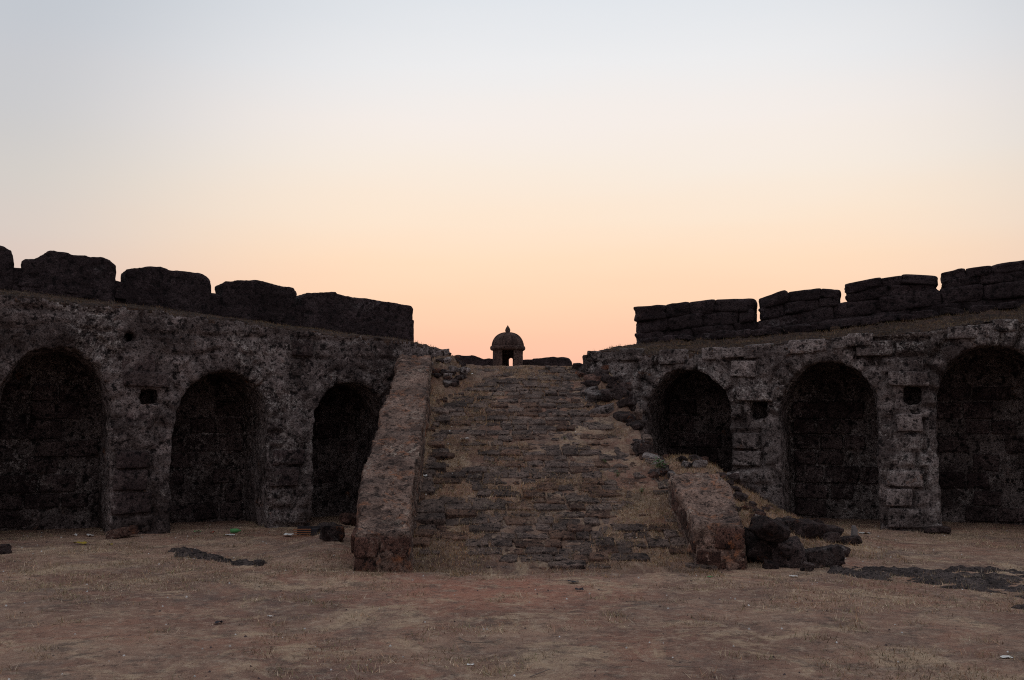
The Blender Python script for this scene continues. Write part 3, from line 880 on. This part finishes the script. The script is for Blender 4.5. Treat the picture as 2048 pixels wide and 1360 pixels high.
rock(655, 1072, (.32, .25, .10), (.1, .05, .1), 'low mossy slab behind the single black block', 612, name='loose_block', mat='outcrop')
rock(700, 1060, (.30, .30, .16), (.1, .15, .6), 'brown lump of rubble against the foot of the ramp side wall', 613, name='loose_block', mat='redblock')
rock(1300, 1068, (.3, .2, .1), (0, 0, .6), 'flat stone at the wall foot left of the tall right pillar', 614, name='loose_block', mat='outcrop') if False else None
rock(240, 1076, (.42, .18, .12), (0, -.18, .35), 'pinkish slab leaning at the foot of the pillar between the two left niches', 615, name='loose_block', mat='redblock', amp=.07)
rock(1880, 1066, (.36, .25, .12), (0, 0, -.3), 'dark flat stone at the foot of the pillar beside the rightmost niche', 616, name='loose_block')
for i_, (px, py, d_, lab) in enumerate([
    (1545, 1143, .13, 'small broken piece before the purple grey block'), (1618, 1146, .12, 'small rusty piece between the two front blocks'),
    (1690, 1120, .15, 'small block at the right end of the heap'), (1668, 1104, .17, 'rough block on the right shoulder of the heap'),
    (1575, 1112, .16, 'dark wedge filling the gap in the middle of the heap'), (1640, 1082, .15, 'small piece behind the low brown slab'),
    (1520, 1098, .17, 'grey piece leaning on the stub of side wall')]):
    rock(px, py, (d_ * 1.2, d_, d_ * .8), (.3 * math.sin(i_), .25 * math.cos(2 * i_), i_), lab, 650 + i_, group=G, base_z=(.16 if i_ in (4, 6) else None), sink=.2)
# half buried rubble on the slope right of the ramp and round its head
rr = random.Random(77)
RUB = []
for q_ in range(10):
    me = box_stone('rubble_stone', q_ + 160, k=9, n=7, amp=.09); c = coords(me); qq = np.random.default_rng(q_)
    for _ in range(7):
        nv = qq.normal(size=3); nv /= np.linalg.norm(nv); pr = c @ nv; t = qq.uniform(.66, .85) * pr.max()
        c = c - np.maximum(pr - t, 0)[:, None] * nv
    set_coords(me, c); me.materials.append(M['redblock'] if q_ in (0, 3) else M['wall_r'] if q_ in (5, 8) else M['rock']); RUB.append(me)
def rubble(x, y_, z, s, label, place):
    me = rr.choice(RUB)
    o = put('rubble_stone', me, None, (x, y_, z), (s * rr.uniform(.9, 1.5), s * rr.uniform(.8, 1.2), s * rr.uniform(.5, .8)), (rr.uniform(-.4, .4), rr.uniform(-.4, .4), rr.uniform(0, 3)))
    size = 'small' if s < .11 else 'middling' if s < .18 else 'large'
    hue = 'rusty' if me.materials[0] is M['redblock'] else 'grey' if me.materials[0] is M['wall_r'] else 'black'
    part = 'low' if y_ < 14 else 'halfway' if y_ < 15.5 else 'high'
    tag(o, '%s %s stone lying %s %s' % (size, hue, part, label), 'rubble', '%s %s stones %s %s' % (size, hue, part, place))
for k in range(100):
    x = rr.uniform(2.05, 4.1); y_ = rr.uniform(12.6, 15.4)
    h = float(ground_z(np.array([x]), np.array([y_]))[0])
    if h < .12: continue
    rubble(x, y_, h + .005, rr.uniform(.05, .20), 'on the earth slope between the stub and the right arcade', 'on the slope right of the ramp')
for k in range(64):
    y_ = rr.uniform(13.0, 17.2); x = float(ramp_edge(y_)) + rr.uniform(-.12 - .25 * float(sstep((y_ - 15) / 1.5)), .30)
    h = min(float(ramp_z(np.array([x]), np.array([y_]))[0]), 2.66)
    rubble(x, y_, h - .035, rr.uniform(.08, .26), 'along the crumbled right edge of the ramp', 'along the right ramp edge')
for k in range(34):
    y_ = rr.uniform(16.1, 17.3); x = rr.uniform(-1.45, -.8)
    h = float(ramp_z(np.array([x]), np.array([y_]))[0])
    rubble(x, y_, h + .02, rr.uniform(.09, .2), 'by the corner left of the ramp head', 'left of the ramp head')

for k in range(22):
    y_ = 15.3 + 1.9 * (k / 21) + rr.uniform(-.1, .1); x = float(ramp_edge(y_)) - rr.uniform(-.05, .38)
    h = min(float(ramp_z(np.array([x]), np.array([y_]))[0]), 2.62)
    rubble(x, y_, h - .03, rr.uniform(.20, .34), 'among wall chunks right of the ramp head', 'right of the ramp head')

# ------------------------------------------------------------------ flat outcrops in the yard
OUT = []
def outcrop(pxs, label, h, seed):
    P = np.array([on_ground(x, y_) for x, y_ in pxs]); lo = P.min(0) - .2; hi = P.max(0) + .2
    xs = np.arange(lo[0], hi[0], .022); ys = np.arange(lo[1], hi[1], .022)
    def f(X, Y):
        ins = np.zeros(X.shape, bool); dist = np.full(X.shape, 9.)
        wob = .20 * fbm2(X, Y, .30, 4, seed); wob2 = .22 * fbm2(X, Y, .30, 4, seed + 9)
        XX = X + wob; YY = Y + wob2; n = len(P)
        for i in range(n):
            a, b = P[i], P[(i + 1) % n]
            d = b - a; t = np.clip(((XX - a[0]) * d[0] + (YY - a[1]) * d[1]) / (d @ d), 0, 1)
            dist = np.minimum(dist, np.hypot(XX - a[0] - t * d[0], YY - a[1] - t * d[1]))
            c = ((a[1] > YY) != (b[1] > YY)) & (XX < (b[0] - a[0]) * (YY - a[1]) / (b[1] - a[1] + 1e-9) + a[0])
            ins ^= c
        s = np.where(ins, dist, -dist)
        z = -.06 + (h + .06) * sstep((s + .05) / .16)
        return ground_z(X, Y) + z + sstep(s / .1) * (.06 * fbm2(X, Y, .25, 4, seed + 20) + .022 * fbm2(X, Y, .06, 2, seed + 22))
    o = link('rock_outcrop', grid_mesh('rock_outcrop', xs, ys, f), M['outcrop']); tag(o, label, 'rock')
    q = np.random.default_rng(seed); c = coords(o.data); k = q.integers(0, len(c), len(c) // 9); OUT.append(c[k] + q.uniform(-.01, .01, (len(k), 3)))
outcrop([(1650, 1141), (1690, 1132), (1760, 1134), (1850, 1142), (1950, 1141), (2060, 1140), (2200, 1150), (2200, 1215), (2048, 1196), (1985, 1186), (1900, 1178), (1800, 1168), (1730, 1160), (1680, 1154)],
        'long dark flat rock sheet running to the right edge below the right arcade', .012, 700)
outcrop([(325, 1104), (352, 1095), (410, 1098), (440, 1106), (470, 1120), (545, 1130), (540, 1139), (500, 1141), (440, 1127), (400, 1120), (350, 1112)],
        'long narrow dark rock ridge in the yard before the middle left niche', .03, 710)
outcrop([(1985, 1214), (2060, 1205), (2150, 1210), (2150, 1235), (2050, 1222)], 'small dark rock patch in the lower right of the yard', .03, 720)

# ------------------------------------------------------------------ dry grass
def blades(name, P, length, width, pal, seed, lean=.8, label=None):
    """one triangle per blade"""
    q = np.random.default_rng(seed); n = len(P)
    a = q.uniform(0, 2 * math.pi, n); le = length * q.uniform(.5, 1.4, n); wd_ = width * q.uniform(.6, 1.4, n)
    tilt = q.uniform(.15, lean, n) * math.pi / 2
    b = q.uniform(0, 2 * math.pi, n)
    side = np.stack([np.cos(a), np.sin(a), np.zeros(n)], 1) * wd_[:, None] / 2
    tip = np.stack([np.cos(b) * np.sin(tilt), np.sin(b) * np.sin(tilt), np.cos(tilt)], 1) * le[:, None]
    co = np.stack([P - side, P + side, P + tip], 1).reshape(-1, 3)
    pal = np.array(pal); ci = q.integers(0, len(pal), n); c = pal[ci] * (.55 + .8 * q.random((n, 1)) ** 1.3) * (1 + .55 * fbm(P * np.array((1, 1, 0)), .6, 3, 77)[:, None])
    c = np.concatenate([c, np.ones((n, 1))], 1); c = np.repeat(c, 3, 0)
    me = np_mesh(name, co, np.arange(3 * n).reshape(-1, 3), c)
    o = link(name, me, M['grass'], smooth=False); tag(o, label, 'grass', None, 'stuff')
    return o
PAL = [tuple(1.35 * v for v in c) for c in [(.30, .235, .16), (.24, .18, .12), (.20, .145, .10), (.34, .28, .21), (.17, .12, .09), (.16, .15, .08), (.26, .16, .10)]]

def cloud(n, x0, x1, y0, y1, mask, seed, thr=0.0):
    q = np.random.default_rng(seed); x = q.uniform(x0, x1, n); y_ = q.uniform(y0, y1, n)
    k = mask(x, y_) + q.normal(0, .10, n) > thr
    return x[k], y_[k]
x, y_ = cloud(330000, -8, 8, 5, 16.4, lambda x, y_: fbm2(x, y_, 1.3, 4, 801) + .5 * fbm2(x, y_, .3, 2, 802) - .06, 1, .10)
P = np.stack([x, y_, ground_z(x, y_) - .002], 1)
blades('dry_grass', P, .032, .006, PAL, 2, 1.0, 'thin trampled dry grass over the yard')
OP = np.concatenate(OUT); OP = OP[(OP[:, 2] > ground_z(OP[:, 0], OP[:, 1]) - .01) & (fbm(OP, .4, 3, 5) > 0)]
blades('outcrop_grass', OP, .04, .005, PAL, 88, .95, 'sparse dry grass caught in the dark rock sheets')
# taller tufts, in clumps
q = np.random.default_rng(5); cx = q.uniform(-7.5, 7.5, 420); cy = q.uniform(5.5, 16, 420)
x = np.repeat(cx, 45) + q.normal(0, .07, 420 * 45); y_ = np.repeat(cy, 45) + q.normal(0, .05, 420 * 45)
P = np.stack([x, y_, ground_z(x, y_)], 1)
blades('grass_tufts', P, .06, .005, PAL, 6, .8, 'low clumps of dead grass scattered over the yard')
# on the ramp: thick in the joints and along the sides
x, y_ = cloud(150000, -1.4, 2.2, 10.35, 17.3, lambda x, y_: fbm2(x, y_, .5, 4, 811) + .25 * np.abs((x - .3) / 1.5) ** 2 - .04 - .7 * sstep((11.0 - y_) / .6), 7, .0)
z = np.maximum(ramp_z(x, y_), ground_z(x, y_)); P = np.stack([x, y_, z - .003], 1)
PALR = [tuple(1.3 * v for v in c) for c in [(.27, .19, .12), (.22, .15, .09), (.17, .11, .075), (.33, .25, .17), (.14, .12, .06), (.27, .15, .07)]]
blades('ramp_grass', P, .042, .006, PALR, 8, .95, 'dry brown grass growing in the joints of the ramp')
# slope right of the ramp
x, y_ = cloud(40000, 1.9, 4.6, 11.6, 15.8, lambda x, y_: ground_z(x, y_) - .1 + .3 * fbm2(x, y_, .5, 3, 821), 9, .0)
P = np.stack([x, y_, ground_z(x, y_)], 1)
blades('slope_grass', P, .06, .006, PALR, 10, .9, 'dry grass over the rubble slope right of the ramp')
# along both wall tops
def top_grass(me, W, lipz, seed, n, name, label, ln):
    c = coords(me); nn = normals(me); u = (c[:, :2] - W.P) @ W.e; v = (c[:, :2] - W.P) @ W.n
    k = (nn[:, 2] > .55) & (v < 2.35) & (c[:, 2] > lipz(u) - .15)
    c = c[k]; q = np.random.default_rng(seed); i = q.integers(0, len(c), n)
    P = c[i] + q.uniform(-.02, .02, (n, 3)); k = fbm(P, .5, 3, seed) + q.normal(0, .2, n) > .0
    blades(name, P[k], ln, .006, PALR, seed + 1, .8, label)
PALR = [tuple(.42 * v for v in c) for c in PALR]
top_grass(bodyR, WR, lipRz, 31, 34000, 'terrace_grass', 'dry grass on the earth ledge under the right battlement', .05)
top_grass(bodyL, WL, lipLz, 33, 24000, 'terrace_grass', 'dry grass fringe on the ledge under the left battlement', .035)

# ------------------------------------------------------------------ plants
def plant(x, y_, z, h, n, label, seed):
    q = random.Random(seed); root = empty('green_plant', (x, y_, z)); tag(root, label, 'plant')
    vs, fs, sv, sf = [], [], [], []
    for k in range(n):
        a = q.uniform(0, 6.28); t = q.uniform(.1, .7); L_ = h * q.uniform(.5, 1)
        tip = Vector((math.cos(a) * math.sin(t), math.sin(a) * math.sin(t), math.cos(t))) * L_
        b = len(sv); w = .004
        sv += [(x - w, y_, z), (x + w, y_, z), (x + tip.x, y_ + tip.y, z + tip.z)]; sf.append((b, b + 1, b + 2))
        for j in range(6):
            p = tip * q.uniform(.4, 1); s = h * q.uniform(.12, .22); d = Vector((q.uniform(-1, 1), q.uniform(-1, 1), q.uniform(-.3, .6))).normalized() * s
            e = d.cross(Vector((0, 0, 1))).normalized() * s * .3; b = len(vs); o = Vector((x, y_, z)) + p
            vs += [o, o + d * .5 + e, o + d, o + d * .5 - e]; fs.append((b, b + 1, b + 2, b + 3))
    link('leaves', pymesh('leaves', vs, fs), M['leaf'], root, False); link('stems', pymesh('stems', sv, sf), M['stem'], root, False)
yy = 13.1; xx, zz = at_depth(1322, 938, yy)
plant(xx, yy, min(zz, float(ramp_z(np.array([xx]), np.array([yy]))[0]) + .03), .26, 16, 'bright green weed at the upper end of the broken side wall', 1)
def on_ramp(px, py):
    best = None
    for yv in np.arange(11, 17.3, .02):
        X, Z = at_depth(px, py, yv)
        if Z <= float(ramp_core(yv)) + .01: return X, yv, float(ramp_z(np.array([X]), np.array([yv]))[0])
    return X, yv, Z
for (px, py, h, lab) in ((1130, 881, .07, 'small green tuft high on the ramp right of centre'), (1283, 993, .09, 'green tuft on the right half of the ramp, level with the weed stub'),
                         (1210, 926, .08, 'olive tuft in the upper right of the ramp'), (1236, 955, .09, 'yellow green tuft near the right ramp edge')):
    X, Y_, Z = on_ramp(px, py); plant(X, Y_, Z, h, 14, lab, int(px))

# ------------------------------------------------------------------ litter
def scrap(px, py, w, h, mat, label, seed, name='litter_scrap', cat='litter', ramp_=False):
    if ramp_: X, Y_, Z = on_ramp(px, py); Z += .02
    else:
        X, Y_ = on_ground(px, py); Z = float(ground_z(np.array([X]), np.array([Y_]))[0])
    q = np.random.default_rng(seed)
    xs = np.linspace(-w / 2, w / 2, 6); ys = np.linspace(-w * .35, w * .35, 5)
    me = grid_mesh(name, xs, ys, lambda A, B: h * (.25 + .75 * np.abs(fbm2(A + seed, B, w * .35, 2, seed))))
    c = coords(me); c[:, :2] += q.uniform(-w * .06, w * .06, (len(c), 2)); c += np.array((X, Y_, Z)); set_coords(me, c)
    o = link(name, me, M[mat], smooth=False); tag(o, label, cat)
for i, a in enumerate([
    (163, 1091, .16, .06, 'yellow', 'crumpled yellow wrapper in the far left of the yard'),
    (219, 1091, .08, .03, 'yellow', 'smaller yellow scrap right of the crumpled wrapper'),
    (148, 1073, .10, .06, 'white', 'white scrap at the foot of the leftmost niche'),
    (180, 1073, .12, .05, 'white', 'torn white scrap between the leftmost niche and the pillar'),
    (395, 1066, .09, .05, 'green', 'dark green scrap on the floor of the middle left niche'),
    (425, 1067, .07, .05, 'redp', 'red scrap on the floor of the middle left niche'),
    (460, 1071, .14, .03, 'white', 'flat white scrap beside the green bottle'),
    (579, 1073, .17, .07, 'white', 'crumpled white plastic left of the slatted crate'),
    (634, 1070, .12, .06, 'blue', 'blue grey scrap right of the slatted crate'),
    (1587, 1155, .08, .04, 'white', 'bright white scrap in front of the fallen blocks'),
    (1420, 1156, .05, .02, 'green', 'tiny lime scrap before the stub of side wall'),
    (1146, 1168, .11, .05, 'char', 'larger charred scrap on the yard before the ramp foot'),
    (1159, 1184, .08, .05, 'char', 'smaller charred scrap nearer the camera than the other'),
    (438, 1248, .07, .04, 'char', 'dark clod on the bare yard in the lower left'),
    (540, 1236, .04, .02, 'white', 'white chip on the yard in the lower left'),
    (940, 1332, .045, .012, 'white', 'flat white chip near the bottom centre of the yard'),
    (1730, 1066, .16, .03, 'white', 'flat white strip behind the concrete stump'),
    (2012, 1318, .07, .02, 'white', 'thin white scrap near the lower right corner'),
    (1760, 1100, .05, .03, 'white', 'small white scrap on the grass right of the stump')]):
    scrap(*a, seed=i + 3)
for i, a in enumerate([(930, 884, .12, .05, 'white', 'white plastic scrap high on the left of the ramp'),
                       (853, 961, .08, .06, 'white', 'white scrap by the inner face of the left side wall'),
                       (898, 868, .04, .03, 'white', 'tiny white fleck on the upper ramp'),
                       (942, 756, .07, .03, 'white', 'pale scrap near the head of the ramp')]):
    scrap(*a, seed=i + 40, ramp_=True)
# bottle
X, Y_ = on_ground(470, 1068)
me = lathe('bottle', [(.02, 0), (.030, .005), (.031, .09), (.026, .11), (.011, .13), (.011, .15)], 14)
o = link('plastic_bottle', me, M['green']); o.rotation_euler = (0, math.pi / 2, .3); o.location = (X - .07, Y_, .045)
tag(o, 'bright green plastic bottle lying at the right of the middle left niche', 'bottle')
# slatted crate
X, Y_ = on_ground(603, 1076); cr = empty('slatted_crate', (X, Y_, .0)); cr.rotation_euler = (0, 0, 0)
tag(cr, 'small wrecked crate with orange slats at the wall foot left of the dark niche', 'crate')
gz_ = float(ground_z(np.array([X]), np.array([Y_]))[0])
def abox(name, x0, x1, y0, y1, z0, z1, mat, parent):
    return link(name, cbox(x0, x1, y0, y1, z0, z1), M[mat], parent, False)
abox('back_board', X - .10, X + .22, Y_ + .18, Y_ + .2, gz_, gz_ + .13, 'char', cr)
abox('side_board', X + .13, X + .22, Y_, Y_ + .18, gz_, gz_ + .11, 'char', cr)
for k in range(4):
    abox('slat', X - .11, X + .13, Y_ - .012, Y_, gz_ + .012 + k * .03, gz_ + .024 + k * .03, 'orange', cr)
# twigs
def twig(pts, label, rad=.004, seed=0):
    P = []
    for (px, py, h) in pts:
        X, Y_ = on_ground(px, py); P.append(Vector((X, Y_, float(ground_z(np.array([X]), np.array([Y_]))[0]) + h)))
    vs, fs = [], []
    for i, p in enumerate(P):
        d = (P[min(i + 1, len(P) - 1)] - P[max(i - 1, 0)]).normalized(); a = d.cross(Vector((0, 0, 1))).normalized(); b = d.cross(a)
        for k in range(5):
            t = 2 * math.pi * k / 5; vs.append(p + (a * math.cos(t) + b * math.sin(t)) * rad * (1 - .6 * i / len(P)))
        if i:
            for k in range(5): fs.append(((i - 1) * 5 + k, (i - 1) * 5 + (k + 1) % 5, i * 5 + (k + 1) % 5, i * 5 + k))
    o = link('twig', pymesh('twig', vs, fs), M['twig']); tag(o, label, 'twig')
twig([(918, 1276, .01), (930, 1285, .012), (950, 1288, .02), (975, 1286, .01), (1000, 1281, .01)], 'thin curved twig on the yard below centre')
twig([(1060, 1357, .01), (1085, 1350, .02), (1100, 1344, .02)], 'short straight twig at the bottom centre')
twig([(1335, 1333, .01), (1370, 1335, .01), (1400, 1338, .02)], 'pale stalk lying in the lower right yard')
twig([(115, 1199, .01), (130, 1203, .01), (145, 1206, .02)], 'short dark twig in the left yard')

# pale chips and pebbles too many to count
q = np.random.default_rng(90); n = 900
x = q.uniform(-7.5, 7.5, n); y_ = 4.8 + 11 * q.uniform(0, 1, n) ** 1.0; s = q.uniform(.004, .013, n)
wt = q.random(n) < .45
cc = np.where(wt[:, None], np.array((.5, .48, .46)), np.array((.07, .05, .05))) * q.uniform(.6, 1.1, (n, 1))
z = ground_z(x, y_) + s * .4
on = (x > -1.3) & (x < 2) & (y_ > 10.9); z[on] = ramp_z(x[on], y_[on]) + .01
V = np.array([(-1, -1, -.5), (1, -.8, -.5), (0, 1.1, -.5), (.1, 0, .8)])
rot = q.uniform(0, 6.28, n); c_, s_ = np.cos(rot), np.sin(rot)
co = np.stack([np.stack([x + s * (v[0] * c_ - v[1] * s_), y_ + s * (v[0] * s_ + v[1] * c_), z + s * v[2]], 1) for v in V], 1).reshape(-1, 3)
fa = np.array([(0, 1, 3), (1, 2, 3), (2, 0, 3)]); fa = (fa[None] + 4 * np.arange(n)[:, None, None]).reshape(-1, 3)
o = link('pebbles', np_mesh('pebbles', co, fa, np.repeat(np.concatenate([cc, np.ones((n, 1))], 1), 4, 0)), M['grass'], smooth=False)
tag(o, 'pale chips and dark pebbles strewn over the yard', 'pebbles', None, 'stuff')
